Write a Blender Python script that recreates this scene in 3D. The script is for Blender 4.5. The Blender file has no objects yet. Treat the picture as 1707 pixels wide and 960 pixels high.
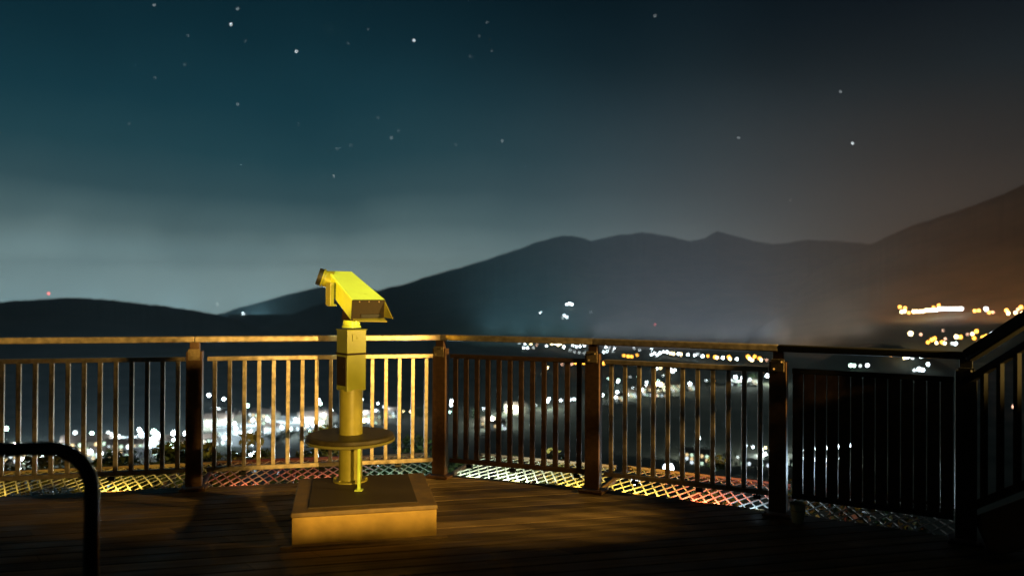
import bpy, math, random
from mathutils import Vector, Matrix, noise
from mathutils.bvhtree import BVHTree
from math import radians as R, sin, cos, pi, sqrt

S = bpy.context.scene
COL = S.collection
random.seed(7)

# ------------------------------------------------------------------ camera
EYE = 1.52
cd = bpy.data.cameras.new('camera')
cam = bpy.data.objects.new('camera', cd); COL.objects.link(cam)
cd.sensor_width = 36; cd.lens = 26; cd.clip_start = 0.05; cd.clip_end = 60000
CM = Matrix.Rotation(R(90.372), 4, 'X') @ Matrix.Rotation(0.0058, 4, 'Z')
cam.matrix_world = Matrix.Translation((0, 0, EYE)) @ CM
cd.dof.use_dof = True; cd.dof.focus_distance = 5.6; cd.dof.aperture_fstop = 1.05
S.camera = cam
S.view_settings.view_transform = 'Standard'; S.view_settings.look = 'None'
S.view_settings.exposure = 0; S.view_settings.gamma = 1
S.cycles.use_denoising = True
S.cycles.max_bounces = 6; S.cycles.volume_bounces = 0; S.cycles.diffuse_bounces = 2
S.cycles.glossy_bounces = 3; S.cycles.sample_clamp_indirect = 0.4
S.cycles.use_light_tree = True

# ------------------------------------------------------------------ night sky
W = bpy.data.worlds.new('World'); S.world = W; W.use_nodes = True
nt = W.node_tree; N = nt.nodes; L = nt.links
for n in list(N): N.remove(n)
out = N.new('ShaderNodeOutputWorld'); bg = N.new('ShaderNodeBackground')
tc = N.new('ShaderNodeTexCoord'); sx = N.new('ShaderNodeSeparateXYZ')
L.new(tc.outputs['Generated'], sx.inputs[0])
def ramp(stops, src):
    r = N.new('ShaderNodeValToRGB'); L.new(src, r.inputs[0]); e = r.color_ramp.elements
    r.color_ramp.interpolation = 'LINEAR'
    while len(e) < len(stops): e.new(0.5)
    for k, (p, c) in enumerate(stops): e[k].position = p; e[k].color = (*c, 1)
    return r.outputs[0]
nz = N.new('ShaderNodeTexNoise'); nz.inputs['Scale'].default_value = 3.2; nz.inputs['Detail'].default_value = 3
L.new(tc.outputs['Generated'], nz.inputs['Vector'])
ad = N.new('ShaderNodeMath'); ad.operation = 'MULTIPLY_ADD'
L.new(nz.outputs[0], ad.inputs[0]); ad.inputs[1].default_value = 0.10
sb = N.new('ShaderNodeMath'); sb.operation = 'SUBTRACT'; L.new(sx.outputs['Z'], sb.inputs[0]); sb.inputs[1].default_value = 0.05
L.new(sb.outputs[0], ad.inputs[2])
zz = ad.outputs[0]
left = ramp([(0.0, (.48, .68, .68)), (.03, (.42, .60, .60)), (.06, (.235, .36, .37)), (.09, (.105, .185, .20)), (.13, (.038, .092, .11)), (.18, (.015, .061, .080)), (.24, (.006, .040, .058)), (.31, (.0025, .024, .037)), (.40, (.0006, .011, .019)), (.8, (.0003, .003, .005))], zz)
right = ramp([(0.0, (.12, .072, .042)), (.05, (.068, .048, .037)), (.10, (.036, .032, .028)), (.17, (.018, .020, .021)), (.25, (.012, .0165, .020)), (.33, (.0045, .007, .0105)), (.40, (.0002, .0008, .0025)), (.8, (.0002, .0004, .001))], zz)
mr = N.new('ShaderNodeMapRange'); mr.interpolation_type = 'SMOOTHSTEP'
L.new(sx.outputs['X'], mr.inputs[0]); mr.inputs[1].default_value = -.34; mr.inputs[2].default_value = .50
mx = N.new('ShaderNodeMix'); mx.data_type = 'RGBA'
L.new(mr.outputs[0], mx.inputs[0]); L.new(left, mx.inputs[6]); L.new(right, mx.inputs[7])
L.new(mx.outputs[2], bg.inputs[0])
m2 = N.new('ShaderNodeMapRange'); m2.interpolation_type = 'SMOOTHSTEP'      # the towns glow ahead; the sky behind is dark
L.new(sx.outputs['Y'], m2.inputs[0]); m2.inputs[1].default_value = -.1; m2.inputs[2].default_value = .75; m2.inputs[3].default_value = .12; m2.inputs[4].default_value = 1.0
L.new(m2.outputs[0], bg.inputs[1])
L.new(bg.outputs[0], out.inputs[0])

# ------------------------------------------------------------------ lamps that light the deck
def light(name, kind, loc, power, col, aim=None, size=.05, angle=60, blend=.3):
    d = bpy.data.lights.new(name, kind); d.energy = power; d.color = col
    d.shadow_soft_size = size
    o = bpy.data.objects.new(name, d); o.location = loc; COL.objects.link(o)
    if kind == 'SPOT':
        d.spot_size = R(angle); d.spot_blend = blend
        o.rotation_euler = (Vector(aim) - Vector(loc)).to_track_quat('-Z', 'Y').to_euler()
    return o
AMBER = (1.0, .56, .13)
light('stair_lamp', 'SPOT', (4.5, 3.55, 1.75), 1900, (1.0, .62, .15), (-1.0, 5.7, .5), .07, 28, .5)
light('added_patch_spot', 'SPOT', (.9, -1.5, 2.2), 90, (1.0, .58, .2), (2.07, 4.98, .92), .03, 2.6, .6)  # narrow spot added to light a patch beside the right post
light('terrace_lamp', 'SPOT', (2.4, -2.8, 1.55), 4200, (1.0, .60, .13), (-2.45, 6.1, .98), .012, 31, .3)
light('added_cool_wash', 'POINT', (-1.3, 9.4, -.5), 150, (.62, .85, 1.0), size=.1)  # unseen cool lights added beyond the rail to pale the lower bars
light('added_cool_wash', 'POINT', (-3.8, 9.2, -.6), 100, (.62, .85, 1.0), size=.1)
light('added_cool_wash', 'POINT', (3.4, 7.0, -.2), 25, (.62, .85, 1.0), size=.1)
light('added_head_fill', 'SPOT', (-3.4, 1.2, 1.9), 1500, (1.0, .50, .03), (-1.12, 5.15, 1.60), .05, 9, .6)  # unseen orange fill added for the side of the viewer's head
light('added_head_spot', 'SPOT', (.3, 3.1, 3.4), 230, (.80, 1.0, .45), (-1.08, 5.1, 1.56), .05, 13, .6)  # unseen greenish spot added to brighten the top of the head

# ------------------------------------------------------------------ helpers
def cam_dir(px, py):
    v = Vector(((px - 853.5) / 1233.0, -(py - 480) / 1233.0, -1))
    return (CM.to_3x3() @ v).normalized()
def at_depth(px, py, y):
    d = cam_dir(px, py); return Vector((0, 0, EYE)) + d * (y / d.y)
def mat(name, col, rough=.6, metal=0, var=.0, scale=20, emit=None, strength=0, bump=0, spec=.5):
    m = bpy.data.materials.new(name); m.use_nodes = True
    n = m.node_tree.nodes; l = m.node_tree.links; b = n['Principled BSDF']
    b.inputs['Base Color'].default_value = (*col, 1); b.inputs['Roughness'].default_value = rough
    b.inputs['Metallic'].default_value = metal; b.inputs['Specular IOR Level'].default_value = spec
    if emit:
        b.inputs['Emission Color'].default_value = (*emit, 1); b.inputs['Emission Strength'].default_value = strength
        m.cycles.emission_sampling = 'NONE'      # the glow is small; the real light comes from the lamps beside it
    if var or bump:
        t = n.new('ShaderNodeTexCoord'); x = n.new('ShaderNodeTexNoise')
        x.inputs['Scale'].default_value = scale; x.inputs['Detail'].default_value = 6
        l.new(t.outputs['Object'], x.inputs['Vector'])
        if var:
            r = n.new('ShaderNodeValToRGB'); l.new(x.outputs[0], r.inputs[0])
            r.color_ramp.elements[0].position = .3; r.color_ramp.elements[1].position = .7
            r.color_ramp.elements[0].color = (*[c * (1 - var) for c in col], 1)
            r.color_ramp.elements[1].color = (*[min(1, c * (1 + var)) for c in col], 1)
            l.new(r.outputs[0], b.inputs['Base Color'])
            q = n.new('ShaderNodeMapRange'); l.new(x.outputs[0], q.inputs[0])
            q.inputs[3].default_value = max(.05, rough - .12); q.inputs[4].default_value = min(1, rough + .12)
            l.new(q.outputs[0], b.inputs['Roughness'])
        if bump:
            u = n.new('ShaderNodeBump'); u.inputs['Strength'].default_value = bump; u.inputs['Distance'].default_value = .01
            l.new(x.outputs[0], u.inputs['Height']); l.new(u.outputs[0], b.inputs['Normal'])
    return m

class MB:
    def __init__(s): s.v = []; s.f = []; s.mi = []; s.sm = []
    def add(s, vs, fs, mi=0, smooth=False):
        o = len(s.v); s.v += [Vector(v) for v in vs]
        for f in fs: s.f.append([i + o for i in f]); s.mi.append(mi); s.sm.append(smooth)
    def hexa(s, p, mi=0):      # 8 points: bottom ring then top ring
        s.add(p, [(3, 2, 1, 0), (4, 5, 6, 7), (0, 1, 5, 4), (1, 2, 6, 5), (2, 3, 7, 6), (3, 0, 4, 7)], mi)
    def box(s, c, size, M=None, mi=0):
        c = Vector(c); h = [k / 2 for k in size]
        p = [Vector((x * h[0], y * h[1], z * h[2])) for z in (-1, 1) for x, y in ((-1, -1), (1, -1), (1, 1), (-1, 1))]
        if M: p = [M @ q for q in p]
        s.hexa([c + q for q in p], mi)
    def bar(s, a, b, w, h, mi=0, up=(0, 0, 1)):     # box from a to b
        a = Vector(a); b = Vector(b); d = (b - a).normalized(); up = Vector(up)
        if abs(d.dot(up)) > .98: up = Vector((0, 1, 0))
        r = d.cross(up).normalized() * w / 2; u = r.cross(d).normalized() * h / 2
        s.hexa([a - r - u, a + r - u, b + r - u, b - r - u, a - r + u, a + r + u, b + r + u, b - r + u], mi)
    def tube(s, pts, rad, n=12, mi=0, caps=True):
        pts = [Vector(p) for p in pts]; rads = rad if isinstance(rad, (list, tuple)) else [rad] * len(pts)
        rings = []; ref = None
        for i, p in enumerate(pts):
            d = (pts[min(i + 1, len(pts) - 1)] - pts[max(i - 1, 0)]).normalized()
            if ref is None: ref = d.orthogonal().normalized()
            ref = (ref - d * ref.dot(d)).normalized(); b = d.cross(ref)
            rings.append([p + (ref * cos(2 * pi * k / n) + b * sin(2 * pi * k / n)) * rads[i] for k in range(n)])
        vs = [v for r in rings for v in r]; fs = []
        for i in range(len(pts) - 1):
            for k in range(n):
                fs.append((i * n + k, i * n + (k + 1) % n, (i + 1) * n + (k + 1) % n, (i + 1) * n + k))
        s.add(vs, fs, mi, True)
        if caps:
            s.add(rings[0], [tuple(reversed(range(n)))], mi); s.add(rings[-1], [tuple(range(n))], mi)
    def lathe(s, c, prof, n=32, mi=0, M=None):      # prof: (radius, z); sharp profile
        c = Vector(c)
        for (r0, z0), (r1, z1) in zip(prof, prof[1:]):
            vs = []
            for r, z in ((r0, z0), (r1, z1)):
                for k in range(n):
                    p = Vector((r * cos(2 * pi * k / n), r * sin(2 * pi * k / n), z))
                    if M: p = M @ p
                    vs.append(c + p)
            s.add(vs, [(k, (k + 1) % n, n + (k + 1) % n, n + k) for k in range(n)], mi, True)
    def build(s, name, mats, parent=None, bevel=0):
        off = parent.matrix_world.translation.copy() if parent else Vector()
        me = bpy.data.meshes.new(name); me.from_pydata([v - off for v in s.v], [], s.f)
        for m in (mats if isinstance(mats, (list, tuple)) else [mats]): me.materials.append(m)
        me.polygons.foreach_set('material_index', s.mi); me.polygons.foreach_set('use_smooth', s.sm)
        me.update()
        o = bpy.data.objects.new(name, me); COL.objects.link(o)
        if parent:
            o.parent = parent; o.matrix_world = Matrix.Translation(off)
        if bevel:
            b = o.modifiers.new('bevel', 'BEVEL'); b.width = bevel; b.segments = 2; b.limit_method = 'ANGLE'
        return o
def tag(o, label=None, cat=None, group=None, kind=None):
    if label: o['label'] = label
    if cat: o['category'] = cat
    if group: o['group'] = group
    if kind: o['kind'] = kind
    return o
def thing(name, loc, label, cat, group=None):
    o = bpy.data.objects.new(name, None); COL.objects.link(o); o.location = loc
    o.empty_display_size = .1; o.matrix_world = Matrix.Translation(loc)
    return tag(o, label, cat, group)
def copy_thing(src, loc, rz=0, sc=1):
    r = src.copy(); COL.objects.link(r); r.location = loc; r.rotation_euler = (0, 0, rz); r.scale = (sc, sc, sc)
    for ch in src.children:
        c = ch.copy(); COL.objects.link(c); c.parent = r; c.matrix_parent_inverse = Matrix(); c.matrix_basis = ch.matrix_basis.copy()
        for g in ch.children:
            d = g.copy(); COL.objects.link(d); d.parent = c; d.matrix_parent_inverse = Matrix(); d.matrix_basis = g.matrix_basis.copy()
    return r
def interp(pts, x):
    if x <= pts[0][0]: return pts[0][1]
    for (a, b), (c, d) in zip(pts, pts[1:]):
        if x <= c:
            t = (x - a) / (c - a); return b + (d - b) * t
    return pts[-1][1]

# ------------------------------------------------------------------ land
FLOOR = -150.0
def land_mat(name, a, b, scale):
    m = bpy.data.materials.new(name); m.use_nodes = True; n = m.node_tree.nodes; l = m.node_tree.links
    t = n.new('ShaderNodeTexCoord'); x = n.new('ShaderNodeTexNoise'); x.inputs['Scale'].default_value = scale; x.inputs['Detail'].default_value = 8
    r = n.new('ShaderNodeValToRGB'); l.new(t.outputs['Object'], x.inputs['Vector']); l.new(x.outputs[0], r.inputs[0])
    r.color_ramp.elements[0].color = (*a, 1); r.color_ramp.elements[1].color = (*b, 1)
    r.color_ramp.elements[0].position = .35; r.color_ramp.elements[1].position = .65
    l.new(r.outputs[0], n['Principled BSDF'].inputs['Base Color']); n['Principled BSDF'].inputs['Roughness'].default_value = .95
    return m
M_forest = land_mat('forest_slope', (.03, .045, .03), (.065, .07, .045), .01)
M_ground = land_mat('valley_ground', (.045, .055, .035), (.13, .12, .095), .012)

def sstep(t): t = max(0, min(1, t)); return t * t * (3 - 2 * t)
def gfar(rr): return 0 if rr < 3300 else -.0445 * (rr - 3300)
def gz(x, y):
    z = -2.6 + (FLOOR + 2.6) * (1 - math.exp(-max(0, y - 8.5) / 95.0))
    return z + gfar(sqrt(x * x + y * y)) + 2.5 * noise.noise(Vector((x * .004, y * .004, 3))) * sstep((y - 60) / 200)
b = MB(); rad = [0.01] + [2.0 * 1.105 ** k for k in range(92)]; NA = 144
vs = []; fs = []
for r in rad:
    for k in range(NA):
        a = 2 * pi * k / NA; x, y = r * sin(a), r * cos(a); vs.append((x, y, gz(x, y)))
for i in range(len(rad) - 1):
    for k in range(NA):
        fs.append((i * NA + k, i * NA + (k + 1) % NA, (i + 1) * NA + (k + 1) % NA, (i + 1) * NA + k))
b.add(vs, [tuple(reversed(f)) for f in fs], 0, True)
ground = b.build('ground', M_ground); tag(ground, kind='structure')
land = [([Vector(v) for v in vs], fs)]

def ridge(name, pts, Rr, foot, seed, rough=1.0):
    x0, x1 = pts[0][0], pts[-1][0]; n = int((x1 - x0) / 2.5) + 1; rows = 16
    vs = []
    for i in range(n):
        px = x0 + (x1 - x0) * i / (n - 1)
        py = interp(pts, px) + rough * 1.6 * noise.noise(Vector((px * .05, seed, 0))) + rough * 1.1 * noise.noise(Vector((px * .35, seed, 2))) + rough * .8 * noise.noise(Vector((px * 1.1, seed, 7)))
        top = at_depth(px, py, Rr * .97); u = Vector((top.x, top.y, 0)).normalized(); B0 = FLOOR + gfar(foot); H = top.z - B0
        for j in range(rows + 5):
            if j <= rows:
                t = j / rows; rr = foot + (Rr - foot) * t; z = B0 + H * (t ** 1.25)
                z += H * .10 * noise.noise(Vector((u.x * 14 + seed, t * 5, seed))) * sin(pi * t) * rough
                if j == 0: z -= 25
            else:
                t = (j - rows) / 4; rr = Rr + (Rr - foot) * .5 * t; z = B0 + H * (1 - t) - 60 * t
            vs.append((u.x * rr, u.y * rr, z))
    m = rows + 5; fs = []
    for i in range(n - 1):
        for j in range(m - 1):
            fs.append((i * m + j, (i + 1) * m + j, (i + 1) * m + j + 1, i * m + j + 1))
    q = MB(); q.add(vs, fs, 0, True)
    o = q.build(name, M_forest); tag(o, kind='structure')
    land.append(([Vector(v) for v in vs], fs))
    return o
ridge('hill', [(-700, 520), (-300, 507), (-80, 503), (0, 500), (60, 497), (120, 495), (170, 497), (220, 503), (270, 508), (330, 516), (380, 527), (410, 535), (440, 546), (520, 575), (640, 610)], 3000, 1900, 1.3, .7)
ridge('hill', [(330, 560), (380, 541), (400, 530), (440, 521), (480, 513), (540, 504), (640, 500), (800, 500)], 13500, 9800, 8.1, .6)
ridge('mountain', [(180, 560), (300, 535), (375, 519), (420, 506), (480, 491), (530, 479), (570, 475), (620, 482), (700, 505), (800, 530)], 15000, 11500, 4.4, .7)
ridge('mountain', [(380, 600), (410, 556), (440, 543), (480, 527), (520, 511), (560, 500), (620, 487), (680, 471), (720, 458), (780, 441), (850, 418), (900, 400), (935, 390), (955, 391), (985, 399), (1030, 390), (1070, 386), (1110, 392), (1150, 402), (1175, 397), (1195, 386), (1215, 392), (1250, 402), (1290, 410), (1340, 404), (1400, 407), (1450, 413), (1520, 428), (1620, 455), (1800, 480)], 5600, 2500, 2.2, .9)
ridge('mountain', [(1250, 520), (1340, 460), (1400, 432), (1440, 419), (1480, 402), (1520, 387), (1570, 375), (1620, 362), (1670, 348), (1707, 336), (1800, 318), (2000, 300), (2400, 310)], 4300, 1900, 5.9, .7)
ridge('hill', [(1340, 610), (1380, 590), (1410, 575), (1440, 569), (1470, 566), (1500, 569), (1530, 577), (1570, 592), (1620, 615)], 1650, 1400, 9.2, .9)
allv = []; allf = []
for v, f in land:
    o = len(allv); allv += v; allf += [tuple(i + o for i in q) for q in f]
BVH = BVHTree.FromPolygons(allv, allf)
def on_land(px, py):
    h = BVH.ray_cast(Vector((0, 0, EYE)) + cam_dir(px, py) * 60, cam_dir(px, py))
    return h[0] if h[0] else at_depth(px, py, 3000)

# haze: one even box of air round the whole valley
hm = bpy.data.materials.new('haze'); hm.use_nodes = True; n = hm.node_tree.nodes
n.remove(n['Principled BSDF']); pv = n.new('ShaderNodeVolumePrincipled')
pv.inputs['Color'].default_value = (.66, .88, 1, 1); pv.inputs['Density'].default_value = 6e-5; pv.inputs['Anisotropy'].default_value = .1
hm.node_tree.links.new(pv.outputs[0], n['Material Output'].inputs['Volume'])
b = MB(); b.box((0, 0, -60), (36000, 36000, 1500)); hz = b.build('haze', hm); tag(hz, kind='stuff')

# ------------------------------------------------------------------ deck and railing geometry
P_L0 = Vector((-6.10, 4.85, 0)); P_L1 = Vector((-4.27, 5.26, 0)); P_L2 = Vector((-2.43, 5.68, 0)); P_C = Vector((-.584, 6.10, 0))
P_R1 = Vector((.63, 5.68, 0)); P_R2 = Vector((1.84, 5.10, 0)); P_R3 = Vector((2.80, 4.56, 0))
U = (P_C - P_L2).normalized(); V = Vector((-U.y, U.x, 0)); Z = Vector((0, 0, 1))

def wood_mat():
    m = bpy.data.materials.new('deck_boards'); m.use_nodes = True; n = m.node_tree.nodes; l = m.node_tree.links; p = n['Principled BSDF']
    t = n.new('ShaderNodeTexCoord'); mp = n.new('ShaderNodeMapping'); mp.inputs['Rotation'].default_value[2] = -math.atan2(U.y, U.x)
    mp2 = n.new('ShaderNodeMapping'); mp2.inputs['Scale'].default_value = (1.6, 34, 10)
    l.new(t.outputs['Object'], mp.inputs[0]); l.new(mp.outputs[0], mp2.inputs[0])
    x = n.new('ShaderNodeTexNoise'); x.inputs['Scale'].default_value = 1; x.inputs['Detail'].default_value = 7; l.new(mp2.outputs[0], x.inputs['Vector'])
    at = n.new('ShaderNodeAttribute'); at.attribute_name = 'tone'
    r = n.new('ShaderNodeValToRGB'); l.new(x.outputs[0], r.inputs[0]); r.color_ramp.elements[0].position = .3; r.color_ramp.elements[1].position = .72
    r.color_ramp.elements[0].color = (.12, .078, .034, 1); r.color_ramp.elements[1].color = (.36, .25, .12, 1)
    mu = n.new('ShaderNodeMix'); mu.data_type = 'RGBA'; mu.blend_type = 'MULTIPLY'; mu.inputs[0].default_value = 1
    l.new(r.outputs[0], mu.inputs[6]); l.new(at.outputs['Color'], mu.inputs[7]); l.new(mu.outputs[2], p.inputs['Base Color'])
    y = n.new('ShaderNodeTexNoise'); y.inputs['Scale'].default_value = 2.3; y.inputs['Detail'].default_value = 4; l.new(t.outputs['Object'], y.inputs['Vector'])
    q = n.new('ShaderNodeMapRange'); l.new(y.outputs[0], q.inputs[0]); q.inputs[1].default_value = .35; q.inputs[2].default_value = .65; q.inputs[3].default_value = .42; q.inputs[4].default_value = .75
    l.new(q.outputs[0], p.inputs['Roughness'])
    u = n.new('ShaderNodeBump'); u.inputs['Strength'].default_value = .5; u.inputs['Distance'].default_value = .006
    l.new(x.outputs[0], u.inputs['Height']); l.new(u.outputs[0], p.inputs['Normal'])
    return m
M_deck = wood_mat()
M_post = mat('brown_steel', (.13, .068, .036), .42, .2, .25, 30)
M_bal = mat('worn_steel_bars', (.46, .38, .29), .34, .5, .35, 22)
M_dark = mat('dark_bars', (.06, .032, .02), .45, .3, .3, 22)  # darker copy of the bar steel, shade put into the colour
M_zinc = mat('zinc_plate', (.36, .27, .16), .4, .3, .3, 60)
M_black = mat('black_steel', (.012, .012, .012), .5, 0, spec=.3)

OUT = [P_L0, P_C, P_R1, P_R2, P_R3]
def offset_line(pts, dist):      # push the deck edge outwards
    res = []
    for i, p in enumerate(pts):
        ns = []
        for a, c in ((i - 1, i), (i, i + 1)):
            if 0 <= a and c < len(pts):
                d = (pts[c] - pts[a]).normalized(); ns.append(Vector((-d.y, d.x, 0)))
        m = sum(ns, Vector()).normalized(); res.append(p + m * dist / max(.3, m.dot(ns[0])))
    return res
edge = offset_line(OUT, .10)
poly = [Vector((-7.5, -5, 0))] + edge + [Vector((5.6, 3.4, 0)), Vector((5.6, -5, 0))]
poly[1] = Vector((-7.5, edge[0].y - (edge[0].x + 7.5) * U.y / U.x, 0))
def clip_row(v, P):
    us = []
    for a, c in zip(P, P[1:] + P[:1]):
        va, vc = a.dot(V), c.dot(V)
        if (va - v) * (vc - v) < 0:
            t = (v - va) / (vc - va); us.append((a + (c - a) * t).dot(U))
    return (min(us), max(us)) if len(us) >= 2 else None
b = MB(); tones = []
bw = .125; vmin = min(p.dot(V) for p in poly); vmax = max(p.dot(V) for p in poly); v = vmin + .002
while v + bw < vmax:
    lo = clip_row(v + .007, poly); hi = clip_row(v + bw - .007, poly)
    if lo and hi:
        cuts = [0.0]; c = random.uniform(.12, .5)
        while c < 1: cuts.append(c); c += random.uniform(.25, .45)
        cuts.append(1.0)
        for c0, c1 in zip(cuts, cuts[1:]):
            p = []
            for z in (-.03, 0.0):
                for (l0, l1), vv, cc in ((lo, v + .007, c0), (lo, v + .007, c1), (hi, v + bw - .007, c1), (hi, v + bw - .007, c0)):
                    g = .0015 if cc == c0 else -.0015
                    q = U * (l0 + (l1 - l0) * cc + g) + V * vv; q.z = z; p.append(q)
            b.hexa(p); tones += [random.uniform(.35, 1.25)] * 8
    v += bw
deck = b.build('deck', M_deck, bevel=.003); tag(deck, kind='structure')
ca = deck.data.color_attributes.new('tone', 'FLOAT_COLOR', 'POINT')
for i, t in enumerate(tones): ca.data[i].color = (t, t * .98, t * .95, 1)
b = MB()
for a, c in zip(edge, edge[1:]): b.bar(a + Z * -.16, c + Z * -.16, .05, .24)
for k in range(14):
    vv = vmin + .3 + k * .7
    r = clip_row(vv, poly)
    if r: b.bar(U * (r[0] + .1) + V * vv + Z * -.12, U * (r[1] - .1) + V * vv + Z * -.12, .06, .17)
fr = b.build('deck_frame', mat('frame_timber', (.09, .06, .04), .8, 0, .3, 8)); tag(fr, kind='structure')

def railing(A, B, n, label, bars, frames, bwid=.030, end_post=False, handmat=None, neck=True):
    t = thing('deck_railing', A, label, 'railing', 'railing sections round the deck')
    d = (B - A).normalized(); nrm = Vector((d.y, -d.x, 0)); Ln = (B - A).length
    def post(p):
        m = MB(); M = Matrix(((d.x, nrm.x, 0), (d.y, nrm.y, 0), (0, 0, 1)))
        m.box(p + Z * .545, (.115, .075, 1.03), M); m.box(p + Z * .012, (.19, .15, .02), M)
        for sx_ in (-.075, .075):
            m.lathe(p + d * sx_ + Z * .022 + nrm * .05, [(.009, 0), (.009, .008), (0, .008)], 8)
        m.box(p + Z * 1.09, (.07, .05, .08), M)
        o = m.build('post', M_black if (end_post and p is B) else M_post, t, bevel=.004)  # end post and its bracket go black: shade put into their colour
        k = MB(); k.box(p + Z * 1.035 + nrm * .0405, (.085, .006, .085), M)
        for sx_, sz_ in ((-.025, -.025), (.025, .025)):
            k.lathe(p + Z * (1.035 + sz_) + d * sx_ + nrm * .0435, [(.007, 0), (.007, .006), (0, .006)], 8, M=Matrix.Rotation(pi / 2, 3, 'X'))
        k.build('bracket', M_black if (end_post and p is B) else M_zinc, o, bevel=.001)
    post(A)
    if end_post: post(B)
    m = MB(); m.bar(A + Z * 1.15, B + Z * 1.15, .065, .048); m.build('handrail', handmat or frames, t, bevel=.008)
    a = A + d * .09 ; c = B - d * .065
    m = MB(); m.bar(a + Z * 1.0, c + Z * 1.0, .04, .035); m.build('upper_rail', frames, t, bevel=.004)
    m = MB(); m.bar(a + Z * .15, c + Z * .15, .04, .035); m.build('bottom_rail', frames, t, bevel=.004)
    for i in range(n):
        p = a + (c - a) * ((i + .5) / n)
        m = MB(); M = Matrix(((d.x, nrm.x, 0), (d.y, nrm.y, 0), (0, 0, 1)))
        m.box(p + Z * .575, (bwid, .028, .815), M); m.build('baluster', bars, t, bevel=.003)
    return t
railing(P_L0, P_L1, 15, 'far left steel railing section running out of the frame behind the hoop', M_bal, M_bal)
railing(P_L1, P_L2, 16, 'steel railing section left of the lit brown post, with the town glowing behind its bars', M_bal, M_bal)
railing(P_L2, P_C, 16, 'brightly lit steel railing section straight behind the yellow viewer', M_bal, M_bal)
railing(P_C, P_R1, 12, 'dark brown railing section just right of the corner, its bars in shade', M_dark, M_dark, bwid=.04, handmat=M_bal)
railing(P_R1, P_R2, 11, 'railing section right of the middle post, far lamps strung above its upper rail', M_bal, M_bal, bwid=.032)
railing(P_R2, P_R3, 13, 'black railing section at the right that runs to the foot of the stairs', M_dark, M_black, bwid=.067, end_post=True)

# mesh shelves outside the railing
M_wire = mat('expanded_metal', (.55, .52, .46), .4, .5, .2, 40)
def mesh_shelf(A, B, label):
    t = thing('mesh_screen', A, label, 'mesh screen', 'expanded metal screens outside the railing')
    d = (B - A); Ln = d.length; d.normalize(); o = Vector((-d.y, d.x, 0)); W_ = .80
    def P(u, w): return A + d * u + o * (w + .13) + Z * (-.03 + .02 * w + .012 * noise.noise(Vector((u * 2, w * 2, A.x))))
    m = MB(); cu, cw = .085, .165; nu = int(Ln / cu); nw = int(W_ / cw); cu = Ln / nu; cw = W_ / nw
    for i in range(nu):
        for j in range(nw):
            for (u0, w0), (u1, w1) in (((0, .5), (.5, 0)), ((.5, 0), (1, .5)), ((0, .5), (.5, 1)), ((.5, 1), (1, .5))):
                m.bar(P((i + u0) * cu, (j + w0) * cw), P((i + u1) * cu, (j + w1) * cw), .0095, .006)
    m.build('wire_mesh', M_wire, t)
    f = MB()
    f.bar(P(0, 0) - o * .012, P(Ln, 0) - o * .012, .025, .03); f.bar(P(0, W_), P(Ln, W_), .03, .04)
    f.bar(P(0.015, 0), P(.015, W_), .03, .03)
    for k in range(1, int(Ln / .9) + 1): f.bar(P(k * .9 - .2, 0) - Z * .03, P(k * .9 - .2, W_) - Z * .03, .03, .04)
    f.build('frame', M_dark, t)
    return P
shelf = {}
for key, a, c, lb in (('L1', P_L1, P_L2, 'metal mesh below the left railing, under yellow light'), ('L2', P_L2, P_C, 'metal mesh behind the viewer base, red at one end and green at the other'),
                      ('R0', P_C, P_R1, 'white and greenish lit diamond mesh right of the corner post'), ('R1', P_R1, P_R2, 'diamond mesh lit yellow then red right of the middle post'),
                      ('R2', P_R2, P_R3, 'unlit diamond mesh outside the black railing at the right'), ('L0', P_L0, P_L1, 'dim metal mesh at the far left, seen through the hoop')):
    shelf[key] = mesh_shelf(a, c, lb)

# small coloured floodlights on the outer frame of the mesh
M_lens = {}
def floodlight(key, u, col, power, label, w=0, face=None, emit=4):
    A, B = dict(L0=(P_L0, P_L1), L1=(P_L1, P_L2), L2=(P_L2, P_C), R0=(P_C, P_R1), R1=(P_R1, P_R2), R2=(P_R2, P_R3))[key]
    d = (B - A).normalized(); o = Vector((-d.y, d.x, 0))
    p = A + d * u + Z * .13 + o * .01
    t = thing('floodlight', p, label, 'floodlight', 'small floodlights under the bottom rail')
    aim = (o - Z * .35).normalized()
    q = aim.to_track_quat('Z', 'Y').to_matrix()
    c = p - Z * .028 + o * .02
    m = MB(); m.box(c, (.05, .03, .04), q); m.build('housing', M_black, t, bevel=.004)
    m = MB(); m.bar(p + Z * .003, c + Z * .01, .012, .02); m.build('bracket', M_black, t)
    if col not in M_lens: M_lens[col] = mat('lamp_lens', (.8, .8, .8), .3, emit=col, strength=emit)
    m = MB(); m.box(c + aim * .0225, (.044, .024, .004), q); m.build('lens', M_lens[col], t)
    l = light('floodlight_beam', 'SPOT', c + aim * .04, power * 4, col, c + aim * 2, .02, 115, .6)
    return t
YEL = (1.0, .68, .10); RED = (1.0, .22, .10); WHT = (.80, 1.0, .72); GRN = (.45, .8, .55); BLU = (.55, .8, 1.0)
floodlight('L0', .9, YEL, 2, 'small yellow floodlight under the bottom rail at the far left')
floodlight('L1', .35, YEL, 9, 'small yellow floodlight under the bottom rail just behind the hoop')
floodlight('L1', 1.3, YEL, 11, 'small yellow floodlight just left of the lit brown post')
floodlight('L2', .35, RED, 2, 'small red floodlight just right of the lit brown post')
floodlight('L2', .95, RED, 4, 'small red floodlight between the brown post and the viewer')
floodlight('L2', 1.55, GRN, 3.5, 'small greenish floodlight behind the viewer by the corner')
floodlight('R0', .25, WHT, 9, 'small white floodlight under the bottom rail right of the corner post')
floodlight('R0', .62, WHT, 20, 'small white floodlight under the middle of the dark railing section')
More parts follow.
